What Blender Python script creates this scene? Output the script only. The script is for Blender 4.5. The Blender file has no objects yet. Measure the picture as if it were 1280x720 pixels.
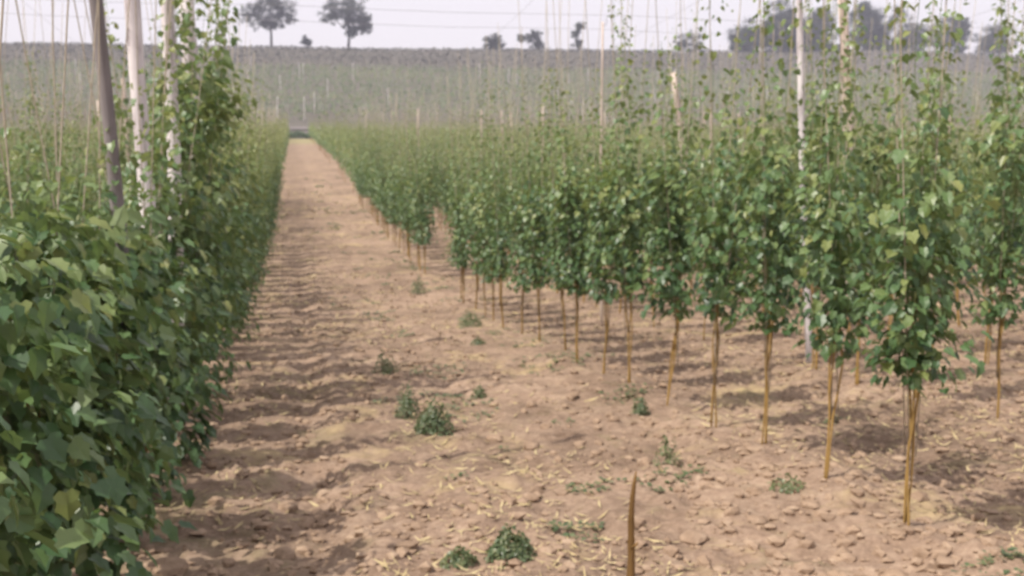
import bpy, bmesh, math, random
import numpy as np
from mathutils import Matrix, Vector

random.seed(7)
rng = np.random.default_rng(11)
R = math.radians
scene = bpy.context.scene
COL = scene.collection

# ------------------------------------------------------------------ camera
YAW, PITCH, CAM_Z = R(12.2), math.atan(170 / 1250), 1.65
cam_data = bpy.data.cameras.new('camera')
cam_data.sensor_width = 36.0
cam_data.lens = 36.0 * 1250 / 1280
cam_data.clip_start = 0.05
cam_data.clip_end = 4000
cam_data.dof.use_dof = True            # the slide is softly out of focus all over
cam_data.dof.focus_distance = 0.9
cam_data.dof.aperture_fstop = 11.0
cam = bpy.data.objects.new('camera', cam_data)
COL.objects.link(cam)
cam.location = (0, 0, CAM_Z)
cam.rotation_euler = (R(90) - PITCH, 0, -YAW)
scene.camera = cam

# ------------------------------------------------------------------ sky, sun, exposure
SUN_EL, SUN_AZ = R(54), R(-109)         # azimuth from +Y, clockwise: sun on the left, a little behind
world = bpy.data.worlds.new('World')
scene.world = world
world.use_nodes = True
wn = world.node_tree
bg = wn.nodes['Background']
sky = wn.nodes.new('ShaderNodeTexSky')
sky.sky_type = 'NISHITA'
sky.sun_disc = False
sky.sun_elevation = SUN_EL
sky.sun_rotation = SUN_AZ
sky.air_density = 1.0
sky.dust_density = 6.0
sky.ozone_density = 1.0
veil = wn.nodes.new('ShaderNodeMix')   # thin high cloud over the whole sky
veil.data_type = 'RGBA'
veil.inputs['Factor'].default_value = 0.72
veil.inputs['B'].default_value = (10.2, 9.5, 9.9, 1)
wn.links.new(sky.outputs['Color'], veil.inputs['A'])
wn.links.new(veil.outputs['Result'], bg.inputs['Color'])
bg.inputs['Strength'].default_value = 0.12

sun_d = bpy.data.lights.new('sun', 'SUN')
sun_d.energy = 5.0
sun_d.angle = R(0.6)
sun_d.color = (1.0, 0.93, 0.84)
sun = bpy.data.objects.new('sun', sun_d)
COL.objects.link(sun)
sdir = Vector((math.sin(SUN_AZ) * math.cos(SUN_EL), math.cos(SUN_AZ) * math.cos(SUN_EL), math.sin(SUN_EL)))
sun.rotation_euler = (-sdir).to_track_quat('-Z', 'Y').to_euler()
sun.location = (-30, 0, 60)

scene.view_settings.view_transform = 'Standard'
scene.view_settings.look = 'None'
scene.view_settings.exposure = 0.06
scene.view_settings.gamma = 1.0

# ------------------------------------------------------------------ terrain
TY = np.array([-80, -5, 0, 5, 10, 16, 20, 28, 36, 45, 56, 69, 95, 120, 155, 190, 205, 222, 236, 260, 300, 350, 400, 425, 440, 455, 490, 560, 640.])
TZ = np.array([5.5, .37, 0, -.37, -.74, -1.15, -1.33, -1.40, -1.27, -1.0, -.6, -.05, .85, 1.65, 2.75, 3.85, 4.5, 6.4, 8.4, 12.3, 19.4, 29.2, 39.3, 44.0, 46.2, 47.4, 47.0, 42.0, 36.])
_m = np.gradient(TZ, TY)


def terrain(y):
    y = np.asarray(y, float)
    i = np.clip(np.searchsorted(TY, y) - 1, 0, len(TY) - 2)
    h = TY[i + 1] - TY[i]
    t = np.clip((y - TY[i]) / h, 0, 1)
    t2, t3 = t * t, t * t * t
    return ((2 * t3 - 3 * t2 + 1) * TZ[i] + (t3 - 2 * t2 + t) * h * _m[i]
            + (-2 * t3 + 3 * t2) * TZ[i + 1] + (t3 - t2) * h * _m[i + 1])


def vnoise(x, y, seed):
    xi, yi = np.floor(x).astype(np.int64), np.floor(y).astype(np.int64)
    fx, fy = x - xi, y - yi
    fx, fy = fx * fx * (3 - 2 * fx), fy * fy * (3 - 2 * fy)

    def hsh(a, b):
        n = (a * 374761393 + b * 668265263 + seed * 974634777) & 0x7fffffff
        n = ((n ^ (n >> 13)) * 1274126177) & 0x7fffffff
        return ((n ^ (n >> 16)) & 0xffff) / 65535.0
    a, b, c, d = hsh(xi, yi), hsh(xi + 1, yi), hsh(xi, yi + 1), hsh(xi + 1, yi + 1)
    return (a * (1 - fx) + b * fx) * (1 - fy) + (c * (1 - fx) + d * fx) * fy


ROW0, PITCH_ROW, LEFT0 = 3.12, 2.2, -1.12


def ground(x, y):
    x, y = np.asarray(x, float), np.asarray(y, float)
    z = terrain(y)
    far = np.clip((y - 300) / 140, 0, 1)
    z = z + far * (vnoise(x / 60 + 5.3, y / 300, 3) - .5) * 3.0 + far * np.clip((x - 90) / 150, -1, 1) * 2.4
    near = np.clip(1 - np.abs(y) / 70, 0, 1)
    for rx in (LEFT0, ROW0, ROW0 + PITCH_ROW):
        z = z + .07 * np.exp(-((x - rx) / .32) ** 2) * near
    z = z - near * .05 * np.exp(-((x - .05) / .16) ** 2) - near * .045 * np.exp(-((x - 1.5) / .18) ** 2) + near * .025 * np.exp(-((x - .36) / .1) ** 2)
    for s, a, sd in ((.9, .06, 1), (.31, .06, 2), (.13, .055, 4), (.06, .028, 5)):
        z = z + near * a * (vnoise(x / s + 17.7, y / s + 3.1, sd) - .5)
    return z


def gz(x, y):
    return float(ground(np.array([x]), np.array([y]))[0])


# ------------------------------------------------------------------ helpers
def mesh_np(name, V, F, mats, tone=None, mat_idx=None, smooth=False):
    V, F = np.asarray(V, np.float32), np.asarray(F, np.int32)
    me = bpy.data.meshes.new(name)
    k = F.shape[1]
    me.vertices.add(len(V)); me.vertices.foreach_set('co', V.ravel())
    me.loops.add(F.size); me.loops.foreach_set('vertex_index', F.ravel())
    me.polygons.add(len(F))
    me.polygons.foreach_set('loop_start', np.arange(0, F.size, k, dtype=np.int32))
    me.polygons.foreach_set('loop_total', np.full(len(F), k, np.int32))
    for m in (mats if isinstance(mats, (list, tuple)) else [mats]):
        me.materials.append(m)
    if mat_idx is not None:
        me.polygons.foreach_set('material_index', np.asarray(mat_idx, np.int32))
    me.polygons.foreach_set('use_smooth', np.full(len(F), smooth, bool))
    if tone is not None:
        at = me.attributes.new('tone', 'FLOAT', 'POINT')
        at.data.foreach_set('value', np.asarray(tone, np.float32))
    me.update(calc_edges=True)
    return me


def link(name, me, parent=None, loc=None):
    o = bpy.data.objects.new(name, me)
    COL.objects.link(o)
    if parent is not None:
        o.parent = parent
    if loc is not None:
        o.location = loc
    return o


def tag(o, label=None, cat=None, group=None, kind=None):
    if label: o['label'] = label
    if cat: o['category'] = cat
    if group: o['group'] = group
    if kind: o['kind'] = kind
    return o


def empty(name, loc, rz=0.0):
    o = bpy.data.objects.new(name, None)
    o.empty_display_size = .1
    COL.objects.link(o)
    o.location = loc
    o.rotation_euler = (0, 0, rz)
    return o


class MB:
    """collects triangles for one mesh"""
    def __init__(s): s.V, s.F, s.T, s.n = [], [], [], 0

    def add(s, V, F, tone=.5):
        V = np.asarray(V, float); F = np.asarray(F, int)
        s.V.append(V); s.F.append(F + s.n); s.n += len(V)
        s.T.append(np.full(len(V), tone) if np.isscalar(tone) else np.asarray(tone, float))

    def tube(s, P, rad, n=5, tone=.5, cap=True):
        P = np.asarray(P, float); m = len(P)
        rad = np.full(m, rad) if np.isscalar(rad) else np.asarray(rad, float)
        T = np.gradient(P, axis=0); T /= np.linalg.norm(T, axis=1)[:, None] + 1e-9
        ref = np.array([1., 0, 0]) if abs(T[0][0]) < .8 else np.array([0, 1., 0])
        A = np.cross(T, ref); A /= np.linalg.norm(A, axis=1)[:, None] + 1e-9
        B = np.cross(T, A)
        a = np.arange(n) * 2 * np.pi / n
        V = (P[:, None] + rad[:, None, None] * (np.cos(a)[None, :, None] * A[:, None] + np.sin(a)[None, :, None] * B[:, None])).reshape(-1, 3)
        F = []
        for i in range(m - 1):
            for j in range(n):
                p, q = i * n + j, i * n + (j + 1) % n
                F += [(p, q, q + n), (p, q + n, p + n)]
        if cap:
            for j in range(1, n - 1):
                F += [((m - 1) * n, (m - 1) * n + j, (m - 1) * n + j + 1), (0, j + 1, j)]
        s.add(V, F, tone)

    def mesh(s, name, mats, smooth=False):
        return mesh_np(name, np.concatenate(s.V), np.concatenate(s.F), mats, np.concatenate(s.T), smooth=smooth)


# ------------------------------------------------------------------ materials
def new_mat(name):
    m = bpy.data.materials.new(name); m.use_nodes = True
    nt = m.node_tree
    return m, nt, nt.nodes['Principled BSDF'], nt.nodes['Material Output']


def ramp(nt, stops):
    r = nt.nodes.new('ShaderNodeValToRGB')
    while len(r.color_ramp.elements) < len(stops):
        r.color_ramp.elements.new(.5)
    for e, (p, c) in zip(r.color_ramp.elements, stops):
        e.position = p; e.color = (*c, 1)
    return r


def noise(nt, scale, detail=4, rough=.55, vec=None, dist=0.0):
    n = nt.nodes.new('ShaderNodeTexNoise')
    n.inputs['Scale'].default_value = scale
    n.inputs['Detail'].default_value = detail
    n.inputs['Roughness'].default_value = rough
    n.inputs['Distortion'].default_value = dist
    if vec is not None: nt.links.new(vec, n.inputs['Vector'])
    return n


def mixc(nt, fac, a, b, mode='MIX'):
    m = nt.nodes.new('ShaderNodeMix'); m.data_type = 'RGBA'; m.blend_type = mode
    for sock, v in ((m.inputs['Factor'], fac), (m.inputs['A'], a), (m.inputs['B'], b)):
        if hasattr(v, 'is_linked'): nt.links.new(v, sock)
        elif isinstance(v, tuple): sock.default_value = (*v, 1)
        else: sock.default_value = v
    return m.outputs['Result']


def leaf_material(name, stops, trans=.36, rough=.40, tcol=(.20, .28, .05), under_col=(.20, .25, .15)):
    m, nt, p, out = new_mat(name)
    at = nt.nodes.new('ShaderNodeAttribute'); at.attribute_name = 'tone'
    r = ramp(nt, stops); nt.links.new(at.outputs['Fac'], r.inputs['Fac'])
    geo = nt.nodes.new('ShaderNodeNewGeometry')
    under = mixc(nt, .45, r.outputs['Color'], under_col)     # leaf undersides are paler
    nt.links.new(mixc(nt, geo.outputs['Backfacing'], r.outputs['Color'], under), p.inputs['Base Color'])
    p.inputs['Roughness'].default_value = rough
    p.inputs['Specular IOR Level'].default_value = .55
    tr = nt.nodes.new('ShaderNodeBsdfTranslucent')
    nt.links.new(mixc(nt, .5, r.outputs['Color'], tcol), tr.inputs['Color'])
    mx = nt.nodes.new('ShaderNodeMixShader'); mx.inputs['Fac'].default_value = trans
    nt.links.new(p.outputs[0], mx.inputs[1]); nt.links.new(tr.outputs[0], mx.inputs[2])
    nt.links.new(mx.outputs[0], out.inputs['Surface'])
    return m


M = {}
M['hop_leaf'] = leaf_material('hop_leaf', [(0, (.030, .072, .030)), (.35, (.066, .134, .052)), (.62, (.120, .200, .075)), (.85, (.185, .245, .085)), (1, (.25, .275, .09))])
M['tree_leaf'] = leaf_material('tree_leaf', [(0, (.018, .030, .024)), (.6, (.032, .048, .032)), (1, (.055, .070, .040))], trans=.12, rough=.6, tcol=(.06, .09, .03), under_col=(.06, .08, .05))
M['hill_crop'] = leaf_material('hill_crop', [(0, (.045, .045, .036)), (.6, (.080, .078, .060)), (1, (.12, .115, .085))], trans=.12, rough=.7, tcol=(.08, .09, .04), under_col=(.08, .08, .06))
M['weed_leaf'] = leaf_material('weed_leaf', [(0, (.055, .090, .040)), (.6, (.095, .140, .062)), (1, (.18, .20, .095))], trans=.3)


def rough_material(name, stops, scale, stretch=(1, 1, 1), rough=.85, bump=.3):
    m, nt, p, out = new_mat(name)
    tc = nt.nodes.new('ShaderNodeTexCoord'); mp = nt.nodes.new('ShaderNodeMapping')
    mp.inputs['Scale'].default_value = stretch
    nt.links.new(tc.outputs['Object'], mp.inputs['Vector'])
    n = noise(nt, scale, 6, .65, mp.outputs['Vector'])
    r = ramp(nt, stops); nt.links.new(n.outputs['Fac'], r.inputs['Fac'])
    nt.links.new(r.outputs['Color'], p.inputs['Base Color'])
    p.inputs['Roughness'].default_value = rough
    p.inputs['Specular IOR Level'].default_value = .25
    b = nt.nodes.new('ShaderNodeBump'); b.inputs['Strength'].default_value = bump; b.inputs['Distance'].default_value = .01
    nt.links.new(n.outputs['Fac'], b.inputs['Height']); nt.links.new(b.outputs[0], p.inputs['Normal'])
    return m


M['stem'] = rough_material('hop_stem', [(.3, (.20, .125, .04)), (.55, (.33, .21, .07)), (.8, (.42, .29, .12))], 14, (1, 1, .25))
_nt = M['stem'].node_tree; _p = _nt.nodes['Principled BSDF']; _at = _nt.nodes.new('ShaderNodeAttribute'); _at.attribute_name = 'tone'
_c = _p.inputs['Base Color'].links[0].from_socket      # living green bine above the stripped foot
_nt.links.new(mixc(_nt, _at.outputs['Fac'], _c, (.15, .19, .075)), _p.inputs['Base Color'])
M['twine'] = rough_material('coir_twine', [(.3, (.30, .26, .20)), (.7, (.44, .39, .31))], 30)
M['pole'] = rough_material('weathered_pole', [(.34, (.26, .22, .22)), (.47, (.56, .52, .53)), (.66, (.76, .72, .72))], 7, (1, 1, .16), bump=.6)
M['pole_tan'] = rough_material('weathered_pole_tan', [(.34, (.22, .17, .14)), (.47, (.44, .36, .31)), (.66, (.60, .51, .44))], 7, (1, 1, .16), bump=.6)
M['pole_grey'] = rough_material('weathered_pole_grey', [(.25, (.10, .085, .085)), (.5, (.20, .18, .18)), (.75, (.32, .29, .29))], 9, (1, 1, .12))
M['stake'] = rough_material('brown_stake', [(.3, (.10, .055, .02)), (.55, (.20, .115, .04)), (.8, (.32, .20, .08))], 16, (1, 1, .15))
M['bark'] = rough_material('tree_bark', [(.3, (.05, .042, .035)), (.7, (.11, .095, .08))], 3)
M['clod'] = rough_material('soil_clod', [(.3, (.19, .128, .084)), (.55, (.31, .22, .152)), (.8, (.44, .335, .24))], 7)
m, nt, p, out = new_mat('galvanised_wire')
p.inputs['Base Color'].default_value = (.33, .32, .34, 1); p.inputs['Metallic'].default_value = .6; p.inputs['Roughness'].default_value = .6
M['wire'] = m

# soil
m, nt, p, out = new_mat('tilled_soil')
tc = nt.nodes.new('ShaderNodeTexCoord'); V = tc.outputs['Object']
big = noise(nt, .55, 4, .6, V); mid = noise(nt, 3.2, 5, .65, V); fine = noise(nt, 21, 5, .7, V); grit = noise(nt, 75, 3, .7, V)
base = ramp(nt, [(.30, (.152, .102, .071)), (.5, (.282, .203, .148)), (.70, (.44, .335, .248))])
mth = nt.nodes.new('ShaderNodeMath'); mth.operation = 'MULTIPLY_ADD'
nt.links.new(fine.outputs['Fac'], mth.inputs[0]); mth.inputs[1].default_value = .55
m2 = nt.nodes.new('ShaderNodeMath'); m2.operation = 'MULTIPLY'; nt.links.new(mid.outputs['Fac'], m2.inputs[0]); m2.inputs[1].default_value = .45
nt.links.new(m2.outputs[0], mth.inputs[2]); nt.links.new(mth.outputs[0], base.inputs['Fac'])
bigr = ramp(nt, [(.36, (.74, .72, .70)), (.62, (1.14, 1.12, 1.1))]); nt.links.new(big.outputs['Fac'], bigr.inputs['Fac'])
base_c = mixc(nt, 1.0, base.outputs['Color'], bigr.outputs['Color'], 'MULTIPLY')   # damp and dry patches
straw_n = noise(nt, .9, 5, .7, V, .6); straw = ramp(nt, [(.56, (0, 0, 0)), (.72, (1, 1, 1))]); nt.links.new(straw_n.outputs['Fac'], straw.inputs['Fac'])
c1 = mixc(nt, straw.outputs['Color'], base_c, (.43, .33, .18))
mpg = nt.nodes.new('ShaderNodeMapping'); mpg.inputs['Location'].default_value = (31, 12, 0); nt.links.new(V, mpg.inputs['Vector'])
grn_n = noise(nt, 1.5, 6, .72, mpg.outputs['Vector'], .4); grn = ramp(nt, [(.55, (0, 0, 0)), (.75, (.55, .55, .55))]); nt.links.new(grn_n.outputs['Fac'], grn.inputs['Fac'])
c2 = mixc(nt, grn.outputs['Color'], c1, (.17, .165, .07))
# the rising field beyond the headland is under green cover
sep = nt.nodes.new('ShaderNodeSeparateXYZ'); nt.links.new(V, sep.inputs[0])
mr = nt.nodes.new('ShaderNodeMapRange'); mr.inputs['From Min'].default_value = 197; mr.inputs['From Max'].default_value = 203
nt.links.new(sep.outputs['Y'], mr.inputs['Value'])
mr0 = nt.nodes.new('ShaderNodeMapRange'); mr0.inputs['From Min'].default_value = 150; mr0.inputs['From Max'].default_value = 172
nt.links.new(sep.outputs['Y'], mr0.inputs['Value'])                      # dry grass where the path meets the headland
c2b = mixc(nt, mr0.outputs[0], c2, (.27, .235, .12))
c3 = mixc(nt, mr.outputs[0], c2b, (.115, .105, .085))
nt.links.new(c3, p.inputs['Base Color'])
p.inputs['Roughness'].default_value = .95; p.inputs['Specular IOR Level'].default_value = .15
b = nt.nodes.new('ShaderNodeBump'); b.inputs['Strength'].default_value = .55; b.inputs['Distance'].default_value = .03
ad = nt.nodes.new('ShaderNodeMath'); nt.links.new(fine.outputs['Fac'], ad.inputs[0]); nt.links.new(grit.outputs['Fac'], ad.inputs[1])
nt.links.new(ad.outputs[0], b.inputs['Height']); nt.links.new(b.outputs[0], p.inputs['Normal'])
M['soil'] = m

# ------------------------------------------------------------------ ground sheet
xs = np.unique(np.concatenate([np.linspace(-520, -40, 30), np.linspace(-40, -3, 38), np.arange(-3, 8.5, .024), np.linspace(8.5, 16, 100), np.linspace(16, 80, 64), np.linspace(80, 560, 34)]))
yl = [1.2]
while yl[-1] < 60: yl.append(yl[-1] * 1.0062)
ys = np.unique(np.concatenate([np.linspace(-70, 1.0, 40), np.array(yl), np.linspace(61, 240, 90), np.linspace(240, 480, 60), np.linspace(485, 600, 14)]))
gx, gy = np.meshgrid(xs, ys)
gV = np.stack([gx, gy, ground(gx, gy)], -1).reshape(-1, 3)
nx, ny = len(xs), len(ys)
ii = (np.arange(ny - 1)[:, None] * nx + np.arange(nx - 1)[None]).ravel()
gF = np.stack([ii, ii + 1, ii + nx + 1, ii + nx], -1)
tag(link('ground', mesh_np('ground', gV, gF, M['soil'], smooth=True)), kind='structure')

# pale dry track along the foot of the rising field
tx = np.linspace(-300, 500, 200)
tv, tf = [], []
for i, x in enumerate(tx):
    for yy in (221, 225):
        y = yy + 1.5 * math.sin(x * .03)
        tv.append((x, y, float(ground(np.array([x]), np.array([y]))[0]) + .25))
for i in range(len(tx) - 1):
    tf.append((2 * i, 2 * i + 2, 2 * i + 3, 2 * i + 1))
M['track'] = rough_material('dry_track', [(.3, (.15, .13, .12)), (.7, (.21, .185, .17))], .8)
tag(link('track', mesh_np('track', tv, tf, M['track'])), kind='structure')

# ------------------------------------------------------------------ leaves
def leaf_template(detail):
    if detail == 2:
        h = [(0, 0), (-.12, .20), (.06, .45), (.27, .35), (.55, .43), (.70, .24), (1, 0)]
        o = h + [(x, -y) for x, y in h[-2:0:-1]]
        P = np.array([(x, y, .22 * abs(y) - .22 * x * x) for x, y in o] + [(.42, 0, -.05)])
        n = len(o)
        F = [(n, (i + 1) % n, i) for i in range(n)]
        return P, np.array(F)
    if detail == 1:
        P = np.array([(0, 0, 0), (.12, .44, .09), (.58, .27, -.02), (1, 0, -.22), (.58, -.27, -.02), (.12, -.44, .09)])
        return P, np.array([(0, 2, 1), (0, 3, 2), (0, 4, 3), (0, 5, 4)])
    P = np.array([(0, 0, 0), (.45, .42, .03), (1, 0, -.15), (.45, -.42, .03)])
    return P, np.array([(0, 2, 1), (0, 3, 2)])


LEAF_T = {d: leaf_template(d) for d in (0, 1, 2)}


def frames(N, T):
    N = N / (np.linalg.norm(N, axis=1)[:, None] + 1e-9)
    T = T - N * (T * N).sum(1)[:, None]
    T = T / (np.linalg.norm(T, axis=1)[:, None] + 1e-9)
    return T, np.cross(N, T), N


def leaves_np(P, N, T, S, tone, detail):
    tp, tf = LEAF_T[detail]
    X, Y, Z = frames(N, T)
    B = np.stack([X, Y, Z], -1) * S[:, None, None]           # columns
    V = np.einsum('nij,kj->nki', B, tp) + P[:, None]
    k = len(tp)
    F = (tf[None] + (np.arange(len(P)) * k)[:, None, None]).reshape(-1, 3)
    return V.reshape(-1, 3), F, np.repeat(tone, k)


class Plant:
    """leaf positions, bines and strings of one hop hill, in its own coordinates"""
    def __init__(s, r, stripped=.85, dense_top=2.1, tops=(3.0, 2.6), rad=.34, n_dense=260, wire=4.6, fan=((.35, .5), (-.35, -.45)), lean=(0, 0), leaf=(.06, .105), ysq=1.0):
        s.bines, s.strings = [], []
        P, N, T, S, C = [], [], [], [], []

        def put(p, out, size, tone):
            up = np.array([0, 0, 1.])
            o = np.array([out[0], out[1], 0.]); o /= np.linalg.norm(o) + 1e-6
            n = up * r.uniform(.35, 1.0) + o * r.uniform(.2, 1.0) + r.normal(0, .28, 3)
            t = o + np.array([0, 0, -r.uniform(.2, .9)]) + r.normal(0, .3, 3)
            P.append(p); N.append(n); T.append(t); S.append(size); C.append(np.clip(tone, 0, 1))
        nb = len(fan); crook = np.array([r.normal(0, .03), r.normal(0, .04), 0])
        for i, (fx, fy) in enumerate(fan):
            foot = np.array([r.normal(0, .010), r.normal(0, .010), 0])
            neck = np.array([r.normal(0, .012), r.normal(0, .015), .75]) + crook
            topp = np.array([fx + lean[0], fy + lean[1], wire])
            s.strings.append((neck * [1, 1, .5], topp))
            h = tops[i % len(tops)]

            def at(z, foot=foot, neck=neck, topp=topp):
                if z < .75: return foot + (neck - foot) * z / .75
                return neck + (topp - neck) * (z - .75) / (wire - .75)
            zz = np.arange(-.08, h, .16)
            ph = r.uniform(0, 6)
            s.bines.append(np.array([at(z) + .010 * np.array([math.cos(z * 9 + ph), math.sin(z * 9 + ph), 0]) * min(1, max(z, 0) * 2) for z in zz]))
            # pairs up the bine
            z = max(stripped, .3)
            while z < h:
                f = (z - dense_top) / max(h - dense_top, .3)
                sz = r.uniform(*leaf) * (1 if f < 0 else max(.45, 1 - .55 * f))
                a = r.uniform(0, 6.28)
                for q in (0, math.pi):
                    if f > 0 and r.random() < .14: continue
                    d = np.array([math.cos(a + q), math.sin(a + q), 0])
                    put(at(z) + d * r.uniform(.03, .09), d, sz, .45 + .35 * max(0, f) + r.normal(0, .17))
                if f < .95 and r.random() < .92:               # short side shoots
                    d = np.array([math.cos(a + 1.5), math.sin(a + 1.5), 0]); L = r.uniform(.08, .26) * (1 if f < 0 else 1 - .65 * f)
                    for q in range(r.integers(2, 5)):
                        put(at(z) + d * L * (.5 + .25 * q) + np.array([0, 0, -.04 * q]) + r.normal(0, .03, 3), d + r.normal(0, .5, 3), sz * r.uniform(.6, .95), .5 + .3 * max(0, f) + r.normal(0, .17))
                z += r.uniform(.06, .125)
        # the bushy part: clumps of side shoots round the bines
        ncl = max(6, int(n_dense / 16))
        for c in range(ncl):
            u = (c + r.random()) / ncl
            z0 = stripped + (dense_top - stripped) * u ** .9
            prof = math.sin(math.pi * min(1, .2 + .68 * u)) ** .45
            fx, fy = fan[r.integers(nb)]
            k = max(0, (z0 - .75) / (wire - .75))
            a = r.uniform(0, 6.28); rr = rad * r.uniform(.75, 1.25) * prof * math.sqrt(r.uniform(.02, 1))
            c0 = np.array([fx * k + lean[0] * k + math.cos(a) * rr, fy * k + lean[1] * k + math.sin(a) * rr * ysq, z0])
            tb = r.normal(0, .12)
            for q in range(16):
                off = r.normal(0, 1, 3) * np.array([.085, .085, .11])
                d = np.array([math.cos(a), math.sin(a), 0]) + off * 5
                put(c0 + off, d, r.uniform(*leaf) * r.uniform(.7, 1.05), .50 + .34 * (u - .5) + tb + r.normal(0, .19))
        s.P, s.N, s.T, s.S, s.C = map(np.array, (P, N, T, S, C))
        ok = s.P[:, 2] > stripped - .02
        s.P, s.N, s.T, s.S, s.C = s.P[ok], s.N[ok], s.T[ok], s.S[ok], s.C[ok]
        s.C = np.clip(s.C + .16 * np.clip((s.P[:, 2] - 1.5) / .9, 0, 1), 0, 1)     # younger growth is yellower
        s.r = r

    def foliage(s, detail, sel=None):
        q = slice(None) if sel is None else sel
        return leaves_np(s.P[q], s.N[q], s.T[q], s.S[q], s.C[q], detail)

    def stem_mb(s, thick=.0125, n=5):
        mb = MB()
        for b in s.bines:
            z = b[:, 2]
            rad = np.where(z < .9, thick, thick * np.clip(1 - (z - .9) / 1.6, .22, 1))
            rad = rad * (1 + .25 * np.sin(z * 17 + b[0, 0] * 80))
            mb.tube(b, rad, n, np.repeat(np.clip((z - .8) / .5, 0, 1), n))
        return mb

    def string_mb(s, i, rad=.0036, n=4):
        mb = MB(); a, b = s.strings[i]
        mid = (a + b) / 2 + np.array([s.r.normal(0, .02), s.r.normal(0, .02), 0])
        mb.tube(np.array([a, (a + mid) / 2, mid, (mid + b) / 2, b]), rad, n)
        return mb


LEAF_MESH = []
for t in range(6):
    tp, tf = LEAF_T[2]
    w = tp * np.array([1, rng.uniform(.88, 1.12), rng.uniform(.6, 1.8)])
    LEAF_MESH.append(mesh_np('leaf', w, tf, M['hop_leaf'], np.full(len(tp), .12 + .16 * t)))


def near_plant(pl, loc, label, group, n_leaf, srad=.0036, thick=.0065):
    root = tag(empty('hop_plant', loc), label, 'hop plant', group)
    link('stem', pl.stem_mb(thick, n=7).mesh('stem', M['stem'], True), root)
    for i in range(len(pl.strings)):
        link('twine', pl.string_mb(i, srad).mesh('twine', M['twine'], True), root)
    # the leaves that face the path and show largest are leaves of their own
    d = np.array([-loc[0], -loc[1], 0.]); d /= np.linalg.norm(d)
    score = pl.P @ d + .35 * pl.r.random(len(pl.P)) + pl.S * 2
    order = np.argsort(-score)
    idx = order[:n_leaf]; rest = order[n_leaf:]
    X, Y, Z = frames(pl.N[idx], pl.T[idx])
    for j, q in enumerate(idx):
        me = LEAF_MESH[int(np.clip((pl.C[q] - .04) / .16, 0, 5))]
        o = link('leaf', me, root)
        mt = np.eye(4); mt[:3, 0] = X[j] * pl.S[q]; mt[:3, 1] = Y[j] * pl.S[q]; mt[:3, 2] = Z[j] * pl.S[q]; mt[:3, 3] = pl.P[q]
        o.matrix_basis = Matrix(mt.tolist())
    Vf, Ff, Tf = pl.foliage(2, rest)
    tag(link('foliage', mesh_np('foliage', Vf, Ff, M['hop_leaf'], Tf), root), kind='stuff')
    return root


def proto_data(pl, detail, srad):
    Vf, Ff, Tf = pl.foliage(detail)
    d = [('stem', pl.stem_mb(.009, n=5 if detail else 4).mesh('stem', M['stem'], True), None),
         ('foliage', mesh_np('foliage', Vf, Ff, M['hop_leaf'], Tf), 'stuff')]
    for i in range(len(pl.strings)):
        d.append(('twine', pl.string_mb(i, srad, 3).mesh('twine', M['twine'], True), None))
    return d


def place(data, loc, rz, sc, label, group):
    root = tag(empty('hop_plant', loc, rz), label, 'hop plant', group)
    root.scale = sc
    for nm, me, kind in data:
        o = link(nm, me, root)
        if kind: o['kind'] = kind
    return root


def to_px(x, y, z):
    f = np.array([math.sin(YAW) * math.cos(PITCH), math.cos(YAW) * math.cos(PITCH), -math.sin(PITCH)])
    r = np.array([math.cos(YAW), -math.sin(YAW), 0.]); u = np.cross(r, f)
    p = np.array([x, y, z - CAM_Z]); d = p @ f
    if d < .3: return None
    return 640 + 1250 * (p @ r) / d, 360 - 1250 * (p @ u) / d, d


#BUILD
# ---- first row right of the path: the near hills
G_R1 = 'hop plants in the first row right of the path'
near_right = [  # y, top heights, density, dense top, stripped, label
    (4.45, (3.0, 2.8), 270, 1.75, .80, 'tall hop plant nearest the camera in the row right of the path'),
    (5.30, (2.6, 3.2), 220, 1.75, .82, 'hop plant on thin pale curved stem, second from the front in row right of path'),
    (6.22, (3.4, 3.1), 330, 2.0, .84, 'bushiest and darkest hop plant, third from the front in the row right of the path'),
    (7.15, (2.8, 3.3), 230, 2.0, .95, 'slim hop plant on a straight yellow stem, fourth from the front right of the path'),
    (8.10, (3.1, 2.8), 280, 2.1, .85, 'broad hop plant above a yellow stem, fifth from the front right of the path'),
    (9.05, (2.9, 3.2), 240, 2.1, .88, 'hop plant on faint thin stem, sixth from the front right of the path'),
    (10.0, (3.2, 2.6), 260, 2.1, .90, 'hop plant with low hanging leaves, seventh from the front right of the path'),
    (10.9, (3.0, 3.0), 320, 2.2, .86, 'dark hop plant on kinked brown stem, eighth from the front right of the path'),
    (11.9, (2.7, 3.1), 280, 2.1, .80, 'dark leaved hop plant, ninth from the front in the row right of the path'),
    (12.9, (3.0, 2.7), 250, 2.0, .82, 'hop plant on short pale stem, tenth from the front right of the path'),
]
for i, (y, tops, nd, dt, st, lab) in enumerate(near_right):
    r = np.random.default_rng(100 + i)
    x = ROW0 + r.normal(0, .05)
    pl = Plant(r, st, dt, tuple(t * 1.13 for t in tops) + (r.uniform(2.4, 3.8),), .215, int(nd * (2.5 if y < 7 else 2.1)), 4.6,
               ((.40, .42 + r.normal(0, .1)), (-.42, -.4 + r.normal(0, .1)), (r.normal(0, .15), r.normal(0, .3))), leaf=(.048, .085) if y < 7 else (.055, .095))
    near_plant(pl, (x, y, gz(x, y) - .02), lab, G_R1, 150 if y < 9 else 80)

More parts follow.
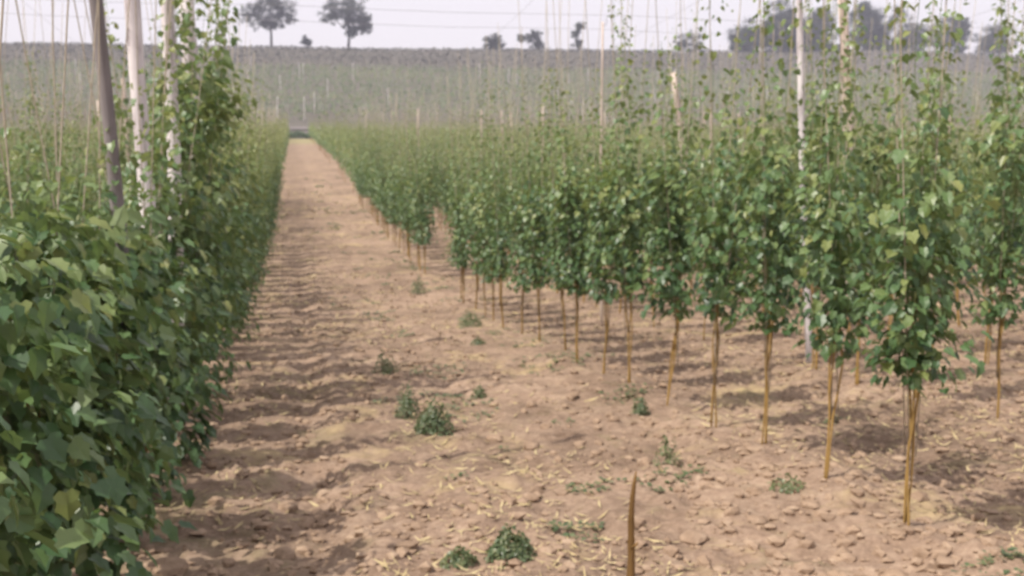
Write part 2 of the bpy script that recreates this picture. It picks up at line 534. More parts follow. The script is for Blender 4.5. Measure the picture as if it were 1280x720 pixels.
# ---- left row: bushy to the ground
G_L1 = 'hop plants in the row left of the path'
near_left = [
    (2.75, (1.5, 1.3), 500, 1.25, 'lowest leafy hop plant, nearest the camera in the row left of the path'),
    (3.55, (1.75, 1.5), 560, 1.45, 'hop plant leafy to the soil, second from the front in row left of path'),
    (4.40, (1.9, 1.6), 620, 1.55, 'bushy hop plant, third from the front in the row left of the path'),
    (5.25, (1.9, 2.1), 680, 1.6, 'dark hop plant spilling onto the path edge, fourth from the front left of path'),
    (6.15, (2.4, 2.0), 680, 1.5, 'bushy hop plant before the whitish poles, fifth from the front left of path'),
    (7.05, (2.6, 2.2), 560, 1.5, 'hop plant beside the second whitish pole, sixth from the front left of the path'),
    (8.00, (3.1, 2.5), 520, 1.5, 'hop plant seventh from the front left of the path, at the whitish poles'),
    (8.95, (4.5, 3.6), 540, 1.9, 'thin tall hop plant just in front of the tallest one left of the path'),
    (9.90, (4.5, 4.4), 620, 3.1, 'tallest hop plant, climbing up to the sky just right of the whitish poles'),
    (10.85, (4.5, 4.3), 600, 3.1, 'tall leafy hop plant directly behind the tallest one left of the path'),
]
for i, (y, tops, nd, dt, lab) in enumerate(near_left):
    r = np.random.default_rng(300 + i)
    x = LEFT0 + r.normal(0, .04)
    pl = Plant(r, .06, dt, tops + (tops[0] * .9,), .44, int(nd * 1.6), 4.6,
               ((.62 if y > 8.5 else .42, .40 + r.normal(0, .1)), (.3, -.4) if y > 9.5 else (-.42, -.4), (.2 + r.normal(0, .1), r.normal(0, .3))), leaf=(.07, .12), ysq=.42)
    near_plant(pl, (x, y, gz(x, y) - .02), lab, G_L1, 230 if y < 7 else 120)

# ---- the other hills, copied from a few kinds
def kinds(n, seed, detail, srad, left=False):
    out = []
    for i in range(n):
        r = np.random.default_rng(seed + i)
        if left:
            pl = Plant(r, .08, r.uniform(2.2, 2.7), (r.uniform(3.8, 4.4), r.uniform(3.2, 4.2), r.uniform(2.6, 4.2)), .38, 680, 4.6,
                       ((.40, .42), (-.42, -.4), (r.normal(0, .2), r.normal(0, .3))), leaf=(.075, .12), ysq=.5)
        else:
            pl = Plant(r, r.uniform(.72, .95), r.uniform(2.1, 2.6), (r.uniform(3.0, 4.3), r.uniform(2.8, 4.0), r.uniform(2.6, 4.2)), .22, int(r.uniform(400, 520)), 4.6,
                       ((.40, .42 + r.normal(0, .1)), (-.42, -.4 + r.normal(0, .1)), (r.normal(0, .2), r.normal(0, .3))))
        if left: pl.C = np.clip(pl.C + .10 + .12 * (pl.P[:, 2] > 1.9), 0, 1)
        out.append((pl, proto_data(pl, detail, srad)))
    return out


K_right = kinds(9, 500, 1, .0036)
K_left = kinds(4, 600, 1, .0036, True)

cands = []
for k in range(-14, 60):
    if k == -1: continue                                    # the row that is missing: the path and its weedy edge
    x0 = ROW0 + PITCH_ROW * k if k >= 0 else LEFT0 + PITCH_ROW * (k + 2)
    y = 2.6 + rng.uniform(0, .9)
    if k == 0: y = 13.85
    if k == -2: y = 11.75
    while y < 196:
        x = x0 + rng.normal(0, .05)
        q = to_px(x, y, float(terrain(y)) + 2)
        keep = q is not None and -90 < q[0] < 1380
        if k == 0 and 19.6 < y < 23.8: keep = False         # the gap in the first row
        if rng.random() < .03 and k != 0: keep = False
        if keep: cands.append((q[2], k, x, y))
        y += .95 + rng.normal(0, .04)
# nearest rows first: what stands far behind others shows least
cands.sort(key=lambda c: c[0] * (1 + .16 * max(0, abs(c[1] + 1) - 1)))
N_IND = 300 - len(near_right) - len(near_left)
ind, rest = cands[:N_IND], cands[N_IND:]
row_name = {-2: 'the row left of the path', 0: 'the first row right of the path', 1: 'the second row right of the path',
            2: 'the third row right of the path', 3: 'the fourth row right of the path', -3: 'the second row left of the path'}
ORD = ['first', 'second', 'third', 'fourth', 'fifth', 'sixth', 'seventh', 'eighth', 'ninth', 'tenth', 'eleventh', 'twelfth']
used_lab = set()
for n, (d, k, x, y) in enumerate(ind):
    ks = K_left if k == -2 else K_right
    pl, data = ks[n % len(ks)]
    s = rng.uniform(.93, 1.07)
    rn = row_name.get(k, 'the rows beyond the fourth right of the path' if k > 0 else 'the rows beyond the second left of the path')
    if k == -2: lab = 'pale green hop plant leafy to the ground, farther along the row left of the path'
    elif k == 0 and y > 23: lab = 'hop plant beyond the gap in the first row right of the path'
    elif k == 0: lab = 'hop plant just before the gap in the first row right of the path'
    else: lab = 'green hop plant on twine in ' + rn
    if k == 0:
        before = sorted((c[3] for c in ind if c[1] == 0 and c[3] < 21), reverse=True)
        beyond = sorted(c[3] for c in ind if c[1] == 0 and c[3] > 21)
        if y == before[0]: lab = 'narrow dark hop plant at the near edge of the gap in the first row'
        elif y in before: lab = 'hop plant ' + ORD[before.index(y)] + ' before the gap, counted towards the camera, first row right of path'
        elif y in beyond[:6]: lab = ORD[beyond.index(y)] + ' hop plant beyond the gap in the first row right of the path'
        else: lab = 'hop plant far beyond the gap in the first row right of the path'
    if k == 1 and y < 13.5:
        q = to_px(x, y, gz(x, y))[0]
        stems = sorted(((to_px(ROW0, c[0], gz(ROW0, c[0]))[0], i) for i, c in enumerate(near_right)), reverse=True)
        w = [i for px, i in stems if px < q]
        a = (w[0] - 1) if w else 9
        if a >= 0: lab2 = 'second row hop plant seen between the %s and %s stems of the front row' % (ORD[a], ORD[a + 1] if a < 9 else 'eleventh')
        else: lab2 = 'second row hop plant seen right of the nearest stem of the front row'
        if lab2 not in used_lab:
            lab = lab2; used_lab.add(lab2)
    place(data, (x, y, gz(x, y) - .02), rng.choice([0, math.pi]) + rng.normal(0, .12), (s, s, s * rng.uniform(.97, 1.03)), lab, 'hop plants in ' + rn)

# far hills of the field as one mass
def mass(name, items, step_fn, mats):
    VV, FF, TT, MI, n = [], [], [], [], 0
    for d, k, x, y in items:
        nl, sz, det = step_fn(d)
        z0 = float(terrain(y)) + float(.07)
        ks = K_left if k == -2 else K_right
        pl = ks[rng.integers(len(ks))][0]
        q = rng.choice(len(pl.P), min(nl, len(pl.P)), replace=False)
        sg = rng.choice([-1, 1])
        Rm = np.diag([sg, sg, 1.0])
        V, F, T = leaves_np(pl.P[q] @ Rm + np.array([x, y, z0]), pl.N[q] @ Rm, pl.T[q] @ Rm, pl.S[q] * sz, pl.C[q], det)
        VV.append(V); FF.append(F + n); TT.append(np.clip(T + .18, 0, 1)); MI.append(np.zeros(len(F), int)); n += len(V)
        # stems and strings
        for (a, b), bn in list(zip(pl.strings, pl.bines))[:3 if d < 50 else 1]:
            if d > 40 and rng.random() < .8: continue
            rr = .0045 if d < 60 else .006
            for p0, p1, w, mi in ((a, b, rr, 1), (bn[0], bn[6], .016, 2)):
                p0, p1 = p0 @ Rm, p1 @ Rm
                e = np.array([w, 0, 0]); g = np.array([0, w, 0])
                V = np.array([p0 + e, p0 - e, p1 - e, p1 + e, p0 + g, p0 - g, p1 - g, p1 + g]) + np.array([x, y, z0])
                F = np.array([(0, 1, 2), (0, 2, 3), (4, 5, 6), (4, 6, 7)])
                VV.append(V); FF.append(F + n); TT.append(np.full(8, 0.)); MI.append(np.full(4, mi)); n += 8
    return link(name, mesh_np(name, np.concatenate(VV), np.concatenate(FF), mats, np.concatenate(TT), np.concatenate(MI)))


def lod(d):
    if d < 45: return 200, 1.15, 1
    if d < 80: return 110, 1.5, 0
    if d < 130: return 55, 2.0, 0
    return 30, 2.6, 0


rest = [c for c in rest if c[1] <= 16 or c[0] > 45 or True]
tag(mass('distant_hop_rows', rest, lod, [M['hop_leaf'], M['twine'], M['stem']]), 'mass of distant green hop rows and pale twine filling the field up to the headland', 'hop rows', kind='stuff')

# the hop garden on the hillside beyond the headland
def hillside():
    VV, FF, TT, MI, n = [], [], [], [], 0
    pts = []
    for gxk in np.arange(-170, 300, 2.4):
        for yy in np.arange(236, 352, 1.7):
            if rng.random() < .12: continue
            pts.append((gxk + rng.normal(0, .7), yy + rng.normal(0, .8)))
    pts = np.array(pts)
    ang = np.arctan2(pts[:, 0], pts[:, 1]) - YAW
    pts = pts[np.abs(ang) < R(31)]
    Z = ground(pts[:, 0], pts[:, 1])
    m = len(pts)
    # leaf sprays: five faces per hill
    for q in range(6):
        P = np.stack([pts[:, 0] + rng.normal(0, .35, m), pts[:, 1] + rng.normal(0, .5, m), Z + rng.uniform(.7, 2.5, m)], -1)
        N = rng.normal(0, .6, (m, 3)) + np.array([-.2, -.3, .7]); T = rng.normal(0, 1, (m, 3))
        V, F, t = leaves_np(P, N, T, rng.uniform(.35, .75, m), np.clip(rng.uniform(.2, .85, m) + .5 * (vnoise(pts[:, 0] / 28 + 80, pts[:, 1] / 16, 31) - .4), 0, 1), 0)
        VV.append(V); FF.append(F + n); TT.append(t); MI.append(np.zeros(len(F), int)); n += len(V)
    # strings: two thin slips per hill
    for q in range(2):
        top = np.stack([pts[:, 0] + rng.normal(0, .4, m), pts[:, 1] + rng.normal(0, .4, m), Z + 4.4], -1)
        bot = np.stack([pts[:, 0], pts[:, 1], Z + .2], -1)
        w = .009
        V = np.stack([bot - [w, 0, 0], bot + [w, 0, 0], top + [w, 0, 0], top - [w, 0, 0]], 1).reshape(-1, 3)
        F = (np.array([(0, 1, 2), (0, 2, 3)])[None] + (np.arange(m) * 4)[:, None, None]).reshape(-1, 3)
        VV.append(V); FF.append(F + n); TT.append(np.full(len(V), .5)); MI.append(np.full(len(F), 1)); n += len(V)
    return link('hillside_hops', mesh_np('hillside_hops', np.concatenate(VV), np.concatenate(FF), [M['hop_leaf'], M['twine']], np.concatenate(TT), np.concatenate(MI)))


tag(hillside(), 'hazy grey green hop garden covering the hillside below the skyline', 'hop rows', kind='stuff')


def hill_crop():
    m = 26000
    y = 352 + 104 * rng.random(m); a = YAW + R(31) * (rng.random(m) * 2 - 1); x = y * np.tan(a)
    y = np.round(y / 2.2) * 2.2 + rng.normal(0, .45, m)
    P = np.stack([x, y, ground(x, y) + rng.uniform(.1, .9, m)], -1)
    N = rng.normal(0, .5, (m, 3)) + np.array([-.1, -.3, .9]); T = rng.normal(0, 1, (m, 3))
    V, F, t = leaves_np(P, N, T, rng.uniform(.5, 1.2, m), np.clip(rng.normal(.35, .2, m) + .7 * (vnoise(x / 45 + 90, y / 14, 37) - .5), 0, 1), 0)
    return link('hill_crop', mesh_np('hill_crop', V, F, M['hill_crop'], t))


tag(hill_crop(), 'dull grey purple band of low crop along the top of the hill', 'crop', kind='stuff')

# low hedge closing the far end of the path
hr = np.random.default_rng(77)
hroot = tag(empty('hedge', (.2, 201, float(terrain(201.)))), 'low dark green hedge closing the far end of the path', 'hedge')
hm = 1500
hP = np.stack([hr.uniform(-4.2, 4.4, hm), hr.normal(0, .5, hm), .05 + 1.5 * hr.random(hm) ** .8], -1)
hP[:, 2] *= .5 + .5 * vnoise(hP[:, 0] * .9 + 50, hP[:, 0] * 0, 9)
V, F, t = leaves_np(hP, hr.normal(0, .6, (hm, 3)) + [0, -.3, .7], hr.normal(0, 1, (hm, 3)), hr.uniform(.2, .4, hm), np.clip(hr.normal(.3, .2, hm), 0, 1), 0)
tag(link('foliage', mesh_np('foliage', V, F, M['hop_leaf'], t), hroot), kind='stuff')
hb = MB()
for q in range(14):
    xx = -3.9 + q * .6
    hb.tube([(xx, 0, -.1), (xx + hr.normal(0, .1), hr.normal(0, .1), .5), (xx + hr.normal(0, .25), hr.normal(0, .2), 1.05)], [.03, .02, .01], 4)
link('stem', hb.mesh('stem', M['bark']), hroot)

# ------------------------------------------------------------------ poles
def pole(x, y, h, rad, lean, label, group, mat='pole', n=9, name='hop_pole'):
    z = gz(x, y) if y < 70 else float(ground(np.array([x]), np.array([y]))[0])
    root = tag(empty(name, (x, y, z)), label, 'pole', group)
    r = np.random.default_rng(int(abs(x * 97 + y * 31)))
    ts = np.linspace(0, 1, 9)
    P = np.stack([lean[0] * ts + .02 * np.sin(ts * 5 + r.uniform(0, 6)), lean[1] * ts + .02 * np.sin(ts * 4 + r.uniform(0, 6)), -.25 + (h + .25) * ts], -1)
    mb = MB(); mb.tube(P, rad * (1.12 - .25 * ts) * (1 + .04 * np.sin(ts * 20)), n)
    link('shaft', mb.mesh('shaft', M[mat], True), root)
    cb = MB(); top = P[-1]                                   # wire hook and staple at the head
    cb.tube([top + [-.02, 0, -.06], top + [rad + .03, 0, -.05], top + [rad + .05, 0, .02], top + [rad + .02, 0, .05]], .006, 5)
    link('hook', cb.mesh('hook', M['wire'], True), root)
    return root


G_P = 'poles carrying the hop wires'
#POLES
pole(-1.12, 8.6, 4.75, .066, (-.12, .05), 'thick whitish hop pole, left of the two tall pale poles in the left row', G_P)
pole(-1.11, 9.4, 4.75, .060, (.09, .0), 'whitish upright hop pole, right of the two tall pale poles in the left row', G_P)
pole(-1.17, 13.0, 4.75, .105, (-.05, .0), 'thick pale hop pole half hidden behind the tallest hop plant on the left', G_P)
pole(-.97, 6.3, 4.7, .04, (-.18, -.1), 'dark grey hop pole farthest left, rising from the bushy left row', G_P, 'pole_grey')
pole(5.69, 10.2, 4.7, .040, (-.33, .1), 'slim pale hop pole among the leaves of the second row at right', G_P)
pole(8.01, 13.2, 4.8, .075, (-.39, .0), 'thick pinkish hop pole rising in front of the dark wood at right', G_P, 'pole_tan')
pole(10.2, 24.0, 5.0, .085, (-.9, .0), 'leaning pinkish hop pole in the middle of the field right of centre', G_P, 'pole_tan')
pole(4.7, 15.0, 4.75, .018, (-.06, .0), 'thin hop pole carrying the cross wires against the sky', G_P, 'pole_tan')
for k, ystart in ((2, 31), (2, 41), (3, 36), (3, 47), (5, 33), (1, 44), (7, 26), (7, 44), (9, 33), (-3, 22), (-4, 31), (4, 55), (6, 52), (9, 50), (11, 40)):
    x = ROW0 + PITCH_ROW * k if k >= 0 else LEFT0 + PITCH_ROW * (k + 2)
    pole(x + .12, ystart, 4.5, .042, (rng.normal(0, .12), rng.normal(0, .08)), 'weathered hop pole standing among the hop rows farther down the field', 'hop poles farther down the field', 'pole_tan', 7)
for i in range(46):                                          # on the hillside
    y = rng.uniform(238, 345); x = y * math.tan(YAW + R(rng.uniform(-24, 26)))
    pole(x, y, rng.uniform(4.6, 5.4), .11, (rng.normal(0, .25), rng.normal(0, .1)), 'tiny pale hop pole on the hazy hillside', 'hop poles on the hillside', 'pole', 5)

# ------------------------------------------------------------------ wires
def wire(pts, label, group, rad=.002):
    mb = MB(); mb.tube(np.array(pts), rad, 4)
    tag(link('trellis_wire', mb.mesh('trellis_wire', M['wire'], True)), label, 'wire', group)


for k in range(-3, 12):
    if k == -1: continue
    x0 = ROW0 + PITCH_ROW * k if k >= 0 else LEFT0 + PITCH_ROW * (k + 2)
    for s in (.0,):
        yy = np.linspace(1.0, 150, 60)
        sag = -.05 * np.abs(np.sin(yy * math.pi / 6))
        wire(np.stack([np.full(60, x0 + s), yy, terrain(yy) + 4.62 + sag], -1), 'thin trellis wire running along the top of a hop row', 'wires along the hop rows')
for y, dz in ((14.2, 4.66), (15.5, 4.70), (27.5, 4.7)):
    xx = np.linspace(-9, 40, 40)
    wire(np.stack([xx, np.full(40, y), np.full(40, float(terrain(y)) + dz) - .04 * np.abs(np.sin(xx * math.pi / 4.4))], -1), 'thin cross wire spanning the hop rows, seen against the sky', 'cross wires over the hop rows', .0025)

# ------------------------------------------------------------------ stake in the foreground
sx, sy = 1.44, 4.16
sz = gz(sx, sy)
st = tag(empty('wooden_stake', (sx, sy, sz)), 'lone thin brown stake with a pointed tip standing in the bare soil in the foreground', 'stake')
mb = MB(); ts = np.linspace(0, 1, 12)
P = np.stack([.035 * ts + .012 * np.sin(ts * 6), .01 * np.sin(ts * 5), -.12 + .66 * ts], -1)
mb.tube(P, np.interp(ts, [0, .2, .6, .85, .97, 1], [.021, .019, .0155, .011, .007, .003]) * (1 + .08 * np.sin(ts * 31)), 9)
link('shaft', mb.mesh('shaft', M['stake'], True), st)
mb = MB(); mb.tube([(.012, -.012, .18), (.03, -.03, .2), (.036, -.035, .212)], [.007, .006, .004], 6)
link('knot', mb.mesh('knot', M['stake'], True), st)

# ------------------------------------------------------------------ weeds
def weed(x, y, w, h, n, label, tone=.5, seed=0):
    r = np.random.default_rng(900 + seed)
    root = tag(empty('weed', (x, y, gz(x, y) - .005)), label, 'weed', 'weeds on the bare soil')
    n = int(n * 3.6)
    a = r.uniform(0, 6.28, n); q = np.sqrt(r.random(n)); hz = r.random(n)
    P = np.stack([np.cos(a) * q * w / 2 * (1 - .35 * hz), np.sin(a) * q * w / 2 * (1 - .35 * hz), .01 + hz * h * (1 - .6 * q ** 2)], -1)
    lump = np.sin(a * 3 + seed) * .25
    P[:, 2] *= 1 + lump
    N = np.stack([np.cos(a) * .7, np.sin(a) * .7, np.full(n, .8)], -1) + r.normal(0, .35, (n, 3))
    T = np.stack([np.cos(a), np.sin(a), r.uniform(-.6, .8, n)], -1) + r.normal(0, .3, (n, 3))
    V, F, t = leaves_np(P, N, T, r.uniform(.013, .035, n) * (.6 + w), np.clip(tone + .12 + r.normal(0, .2, n), 0, 1), 1)
    tag(link('foliage', mesh_np('foliage', V, F, M['weed_leaf'], t), root), kind='stuff')
    mb = MB()
    for i in range(6):
        e = P[r.integers(n)]
        mb.tube([(0, 0, -.02), e * .5 + [0, 0, .01], e], .004, 4)
    link('stalk', mb.mesh('stalk', M['weed_leaf']), root)


#WEEDS
WEEDS = [
    (.90, 8.42, .24, .30, 150, .42, 'upright left half of the largest dark weed clump on the bare soil'),
    (1.04, 7.80, .36, .25, 260, .45, 'broad right half of the largest dark weed clump on the bare soil'),
    (.94, 11.2, .34, .26, 110, .75, 'pale loose weed farther up the soil, left of and behind the largest weed clump'),
    (2.42, 13.4, .28, .10, 60, .3, 'small dark low weed on the soil below the pale green weed patch'),
    (2.68, 15.6, .46, .26, 160, .7, 'pale green weed patch at the foot of the first hop row'),
    (2.50, 21.0, .40, .36, 120, .5, 'weed in the gap of the first hop row, farthest up the field'),
    (1.68, 9.3, .16, .12, 60, .55, 'small pale weed right of the largest weed clump'),
    (2.85, 7.95, .17, .15, 110, .5, 'small round dark green weed near the stems of the front hop row'),
    (2.42, 6.2, .21, .20, 60, .85, 'sparse pale yellowish weed above and right of the brown stake tip'),
    (.99, 4.62, .27, .15, 230, .5, 'bright green weed cut by the bottom edge of the picture, left of the stake'),
    (.73, 4.58, .20, .07, 120, .7, 'flat pale weed at the bottom edge, left of the bright green weed'),
    (2.84, 5.3, .30, .09, 45, .8, 'loose yellow green weed near the foot of the thin curved hop stem'),
]

for i, (x, y, w, h, n, tone, lab) in enumerate(WEEDS):
    weed(x, y, w, h, n, lab, tone, i)

# tiny seedlings and dry litter over the soil
def scatter(name, n, seed, fn, ymax=26):
    r = np.random.default_rng(seed)
    y = 2.6 * np.exp(r.random(n) * math.log(ymax / 2.6))
    x = -1.2 + r.random(n) * (2.6 + np.minimum(y, 14) * .95)
    return fn(r, x, y)


def seedlings(r, x, y):
    den = vnoise(x * 1.4 + 40, y * 1.4, 77) + .35 * np.exp(-((x - 1.5) / .6) ** 2) + .3 * np.exp(-((x - ROW0) / .6) ** 2)
    for wx, wy, wr in ((2.62, 5.8, .4), (1.67, 5.75, .25), (2.85, 5.25, .3), (.98, 6.2, .12), (2.45, 6.2, .3), (.98, 8.2, .35), (.85, 4.5, .3), (2.6, 15, .9)):
        den = den + .42 * np.exp(-((x - wx) / wr) ** 2 - ((y - wy) / wr) ** 2)
    k = den > .97
    x, y = x[k], y[k]; m = len(x)
    VV, FF, TT, n = [], [], [], 0
    z = ground(x, y)
    for q in range(4):
        a = r.uniform(0, 6.28, m)
        P = np.stack([x + np.cos(a) * .012, y + np.sin(a) * .012, z + r.uniform(.004, .025, m)], -1)
        T = np.stack([np.cos(a), np.sin(a), r.uniform(.1, .9, m)], -1); N = np.stack([-np.cos(a) * .4, -np.sin(a) * .4, np.ones(m)], -1)
        V, F, t = leaves_np(P, N, T, r.uniform(.010, .030, m) * (1 + y / 12), r.uniform(.3, 1, m), 0)
        VV.append(V); FF.append(F + n); TT.append(t); n += len(V)
    return link('seedlings', mesh_np('seedlings', np.concatenate(VV), np.concatenate(FF), M['weed_leaf'], np.concatenate(TT)))


tag(scatter('seedlings', 26000, 41, seedlings, 70), 'thin scatter of small green seedlings over the bare soil', 'seedlings', kind='stuff')

def litter(r, x, y):
    k = vnoise(x * .8 + 3, y * .8, 21) + .3 * r.random(len(x)) + .15 * np.exp(-((x + .3) / .3) ** 2) + .7 * np.exp(-((x + .3) / .35) ** 2 - ((y - 9.6) / .8) ** 2) + .6 * np.exp(-((x - 1.05) / .35) ** 2 - ((y - 9.2) / .7) ** 2) > .72
    x, y = x[k], y[k]; m = len(x)
    z = ground(x, y) + .012; a = r.uniform(0, 6.28, m); L = r.uniform(.01, .045, m) * (1 + y / 12); w = r.uniform(.0015, .005, m) * (1 + y / 9)
    d = np.stack([np.cos(a), np.sin(a), r.normal(0, .15, m)], -1) * L[:, None]; e = np.stack([-np.sin(a), np.cos(a), r.normal(0, .3, m)], -1) * w[:, None]
    c = np.stack([x, y, z], -1)
    V = np.stack([c - d - e * .4, c + e, c + d + np.stack([z * 0, z * 0, .3 * L], -1), c - e], 1).reshape(-1, 3)
    F = (np.array([(0, 3, 1), (1, 3, 2)])[None] + (np.arange(m) * 4)[:, None, None]).reshape(-1, 3)
    return link('straw_litter', mesh_np('straw_litter', V, F, M['straw']))


M['straw'] = rough_material('dry_straw', [(.3, (.34, .26, .13)), (.7, (.52, .43, .25))], 5)
tag(scatter('straw_litter', 24000, 43, litter, 60), 'dry straw and dead leaf litter lying on the soil', 'litter', kind='stuff')

# ------------------------------------------------------------------ clods
bm = bmesh.new(); bmesh.ops.create_icosphere(bm, subdivisions=1, radius=1)
IV = np.array([v.co[:] for v in bm.verts]); IFc = np.array([[v.index for v in f.verts] for f in bm.faces])
bm.free()
bm = bmesh.new(); bmesh.ops.create_icosphere(bm, subdivisions=2, radius=1)
IV2 = np.array([v.co[:] for v in bm.verts]); IF2 = np.array([[v.index for v in f.verts] for f in bm.faces])
bm.free()


def clods(r, x, y):
    k = vnoise(x * 1.1 + 9, y * 1.1, 55) + .5 * r.random(len(x)) > .62
    x, y = x[k], y[k]; m = len(x)
    s = .006 + .032 * r.random(m) ** 3.2 + .003 * y / 6
    z = ground(x, y)
    V = IV[None] * (1 + r.normal(0, .2, (m, 12, 1))) * s[:, None, None] * np.stack([r.uniform(.8, 1.5, m), r.uniform(.8, 1.5, m), r.uniform(.5, .9, m)], -1)[:, None]
    V = V + np.stack([x, y, z + s * .25], -1)[:, None]
    F = (IFc[None] + (np.arange(m) * 12)[:, None, None]).reshape(-1, 3)
    return link('soil_crumbs', mesh_np('soil_crumbs', V.reshape(-1, 3), F, M['clod']))


tag(scatter('soil_crumbs', 15000, 42, clods), 'loose reddish crumbs of tilled soil covering the ground', 'soil', kind='stuff')


def clod(x, y, s, label, group, r):
    V = IV2 * (1 + .16 * (vnoise(IV2[:, 0] * 2.1 + x * 9, IV2[:, 1] * 2.1 + IV2[:, 2] * 1.7 + y, 8) - .5)[:, None] * 2) * (1 + r.normal(0, .05, (len(IV2), 1)))
    V = V * s * np.array([r.uniform(.9, 1.4), r.uniform(.8, 1.2), r.uniform(.55, .8)])
    o = link('soil_clod', mesh_np('soil_clod', V, IF2, M['clod']))
    o.location = (x, y, gz(x, y) + s * .2); o.rotation_euler = (0, 0, r.uniform(0, 6))
    tag(o, label, 'soil clod', group)


BIG = [
    (-.66, 4.88, .075, 'largest pale pinkish clod beside the left hop row at the bottom of the picture'),
    (-.09, 5.91, .055, 'dark clod lying alone on the path near the bottom left'),
    (1.03, 5.60, .050, 'dark brown clod left of the stake, level with its middle'),
    (2.01, 4.74, .058, 'pale rounded clod just right of the stake'),
    (2.79, 4.95, .045, 'dark clod below the foot of the thin curved hop stem'),
]
for i, (x, y, s, lab) in enumerate(BIG):
    clod(x, y, s, lab, 'clods on the bare soil', np.random.default_rng(60 + i))
rc = np.random.default_rng(5)
for i in range(55):
    y = 3.2 * math.exp(rc.random() * 1.1); x = -.5 + rc.random() * (1.6 + y * .75)
    if abs(x - ROW0) < .15: x += .3
    clod(x, y, rc.uniform(.028, .06), 'rounded reddish brown clod lying on the bare tilled soil', 'clods on the bare soil', rc)

# ------------------------------------------------------------------ trees on the skyline
def tree(x, y, h, blobs, label, name='field_tree', density=1.0, leaf=.55, trunk_r=.38, seed=0, tone=.5, limbs=True):
    """blobs: (dx, dz, rx, rz) crown masses in metres above the foot"""
    r = np.random.default_rng(2000 + seed)
    z = float(ground(np.array([x]), np.array([y]))[0])
    root = tag(empty(name, (x, y, z - .3)), label, 'tree', 'trees on the skyline')
    mb = MB()
    cx = np.mean([b[0] for b in blobs]); low = min(b[1] - b[3] * .4 for b in blobs)
    fork = np.array([cx * .35, 0, max(1.0, low)])
    mb.tube([(0, 0, -.5), fork * .5 + [.1, 0, 0], fork], [trunk_r * 1.25, trunk_r, trunk_r * .8], 8)
    for dx, dz, rx, rz in blobs:
        e = np.array([dx, r.normal(0, rx * .3), dz + rz * .4])
        mdl = (fork + e) / 2 + np.array([(dx - fork[0]) * .15, r.normal(0, .3), -rz * .15])
        mb.tube([fork, mdl, e], [trunk_r * .55, trunk_r * .35, trunk_r * .1], 6)
        for q in range(5):
            v = r.normal(0, 1, 3); v /= np.linalg.norm(v)
            t = e + v * np.array([rx, rx * .9, rz]) * .85
            mb.tube([mdl + (e - mdl) * r.random(), (e + t) / 2 + r.normal(0, .2, 3), t], [trunk_r * .22, trunk_r * .12, .03], 4)
    link('trunk', mb.mesh('trunk', M['bark'], True), root)
    P, N, T, S, C = [], [], [], [], []
    for dx, dz, rx, rz in blobs:
        rx, rz = rx * 1.12, rz * 1.12
        if density > 1.05: rx, rz, dz = rx * 1.15, rz * 1.2, dz * 1.1
        nsub = max(10, int(22 * density * (rx * rx * rz) ** .33 / 2))
        for q in range(nsub):
            v = r.normal(0, 1, 3); v /= np.linalg.norm(v); v *= r.uniform(.25, 1.08)
            c = np.array([dx, 0, dz]) + v * np.array([rx, rx, rz])
            rs = .26 * min(rx, rz) * r.uniform(.5, 1.35) + .4
            n = int((85 if density < 1.05 else 150) * density * r.uniform(.5, 1.2))
            o = r.normal(0, 1, (n, 3)); o /= np.linalg.norm(o, axis=1)[:, None]; o *= (r.random(n) ** .55 * r.uniform(.8, 1.35, n))[:, None]
            P.append(c + o * rs * np.array([1.15, 1.15, .8]))
            N.append(o + np.array([0, 0, .7]) + r.normal(0, .4, (n, 3))); T.append(r.normal(0, 1, (n, 3)))
            S.append(r.uniform(.6, 1.25, n) * leaf); C.append(np.clip(tone + r.normal(0, .2) + r.normal(0, .12, n), 0, 1))
    V, F, t = leaves_np(np.concatenate(P), np.concatenate(N), np.concatenate(T), np.concatenate(S), np.concatenate(C), 0)
    tag(link('crown', mesh_np('crown', V, F, M['tree_leaf'], t), root), kind='stuff')


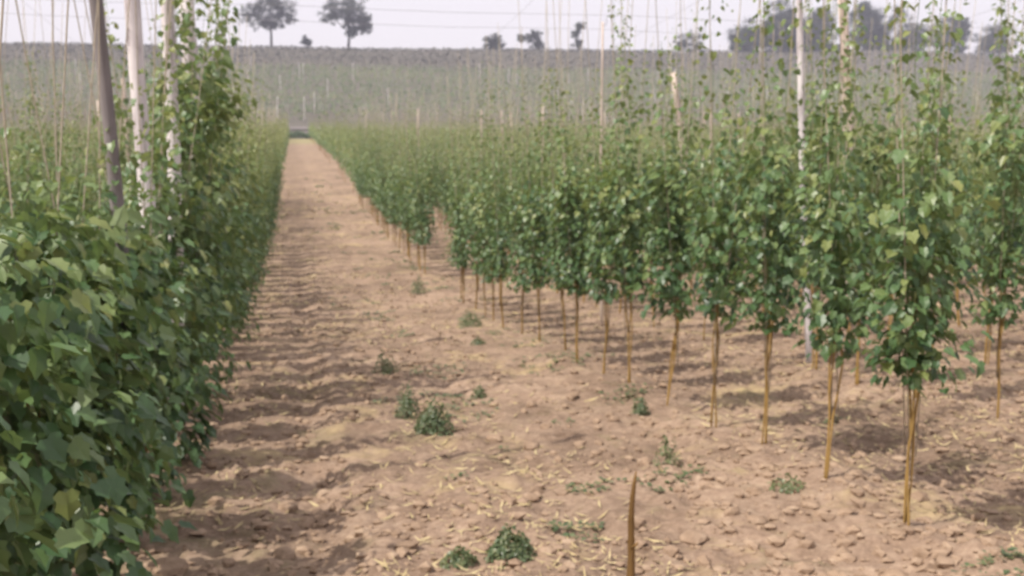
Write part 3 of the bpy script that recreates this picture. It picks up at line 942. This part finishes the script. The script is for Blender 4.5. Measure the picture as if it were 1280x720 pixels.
#TREES
TREES = [  # x, y, height, crown masses, density, trunk radius, label
    (24.1, 446, 22, [(0, 18.5, 8, 5), (-6.5, 15, 4.6, 4), (7, 13, 4, 3.6), (7.5, 10, 3, 2.4), (2, 8.6, 3.2, 2.8), (1, 12.5, 3.5, 3)], .9, .55, 'lone dark tree with a spreading V shaped crown on the skyline above the path'),
    (-8, 446, 21, [(0, 18, 8, 6), (-7, 13, 5, 5), (6.5, 15, 5.5, 5), (0, 11, 5, 3.5)], .8, .5, 'airy tree on the skyline half hidden behind the tallest hop plant'),
    (6.5, 447, 6, [(0, 3.2, 1.7, 2.6)], .9, .16, 'tiny upright bush on the skyline left of the lone V shaped tree'),
    (88, 447, 8, [(0, 4.2, 4.4, 2.8), (1, 2, 4, 2)], 1.0, .25, 'small low round tree on the skyline, first of the pair in the middle'),
    (104.5, 447, 10, [(3, 6.5, 3.6, 2.6), (-3.4, 5.6, 2.6, 1.4), (3.5, 3, 2.8, 2)], .9, .25, 'small lopsided tree on the skyline, second of the pair in the middle'),
    (126.8, 447, 14, [(1.6, 11.2, 2.5, 2), (-1.2, 7.6, 2, 1.8), (.4, 3.6, 2.6, 2.4)], .8, .25, 'slender upright tree standing alone on the skyline right of the middle pair'),
    (181.8, 447, 13, [(0, 7.5, 6, 4.4), (3.5, 2.6, 5, 2), (-5, 4, 3, 2.4)], .62, .3, 'thin airy round tree on the skyline left of the dark wood'),
    (209.8, 447, 15, [(0, 6.5, 7, 5.8), (-4, 4, 4, 3.6)], 1.2, .4, 'leftmost rounded tree of the dark wood on the skyline'),
    (229, 449, 23, [(0, 13, 7.5, 7.6), (-5, 7, 7, 5.5), (7, 7, 6.5, 6)], 1.2, .5, 'tallest dark tree of the wood on the skyline at right'),
    (247, 452, 18, [(0, 8, 7, 7), (3, 14, 4, 4)], 1.2, .45, 'dark tree in the middle of the wood behind the thick pinkish pole'),
    (272, 447, 22, [(0, 9, 8.6, 7.4), (-3, 16.5, 4, 3.6), (4.5, 5, 6, 4.4)], 1.2, .5, 'broad dark tree just right of the thick pinkish pole'),
    (292, 450, 24, [(0, 18, 6, 5), (-3, 14, 4, 3)], .5, .5, 'thin pale tall tree rising behind the right end of the wood'),
    (296, 446, 13, [(0, 6, 7, 5.4)], 1.2, .4, 'low dark tree at the right end of the wood'),
    (318, 449, 17, [(0, 8, 8, 7), (5, 12, 4, 4)], 1.1, .5, 'dark tree farthest to the right on the skyline but one'),
    (240, 445.5, 5, [(-9, 2, 6, 2), (2, 2.2, 8, 2.2), (12, 2, 6, 2)], 1.0, .2, 'low dark scrub along the foot of the wood on the skyline'),
    (281, 445.5, 5, [(-6, 2, 6, 2), (5, 2.2, 7, 2)], 1.0, .2, 'low dark scrub under the right end of the wood'),
    (343, 448, 14, [(0, 7, 8, 6)], 1.1, .4, 'dark rounded tree last on the right along the skyline'),
]

for i, (x, y, h, blobs, dens, tr, lab) in enumerate(TREES):
    tree(x, y, h, blobs, lab, density=dens, trunk_r=tr, seed=i)

# ------------------------------------------------------------------ haze
bm = bmesh.new(); bmesh.ops.create_cube(bm, size=1)
me = bpy.data.meshes.new('haze'); bm.to_mesh(me); bm.free()
hz = link('haze', me); hz.scale = (1160, 720, 92); hz.location = (20, 270, 38)
hz['kind'] = 'stuff'
m = bpy.data.materials.new('haze'); m.use_nodes = True
nt = m.node_tree; nt.nodes.clear()
o = nt.nodes.new('ShaderNodeOutputMaterial'); v = nt.nodes.new('ShaderNodeVolumePrincipled')
v.inputs['Color'].default_value = (.81, .82, 1.0, 1); v.inputs['Density'].default_value = .0005; v.inputs['Anisotropy'].default_value = 0
nt.links.new(v.outputs[0], o.inputs['Volume'])
me.materials.append(m)
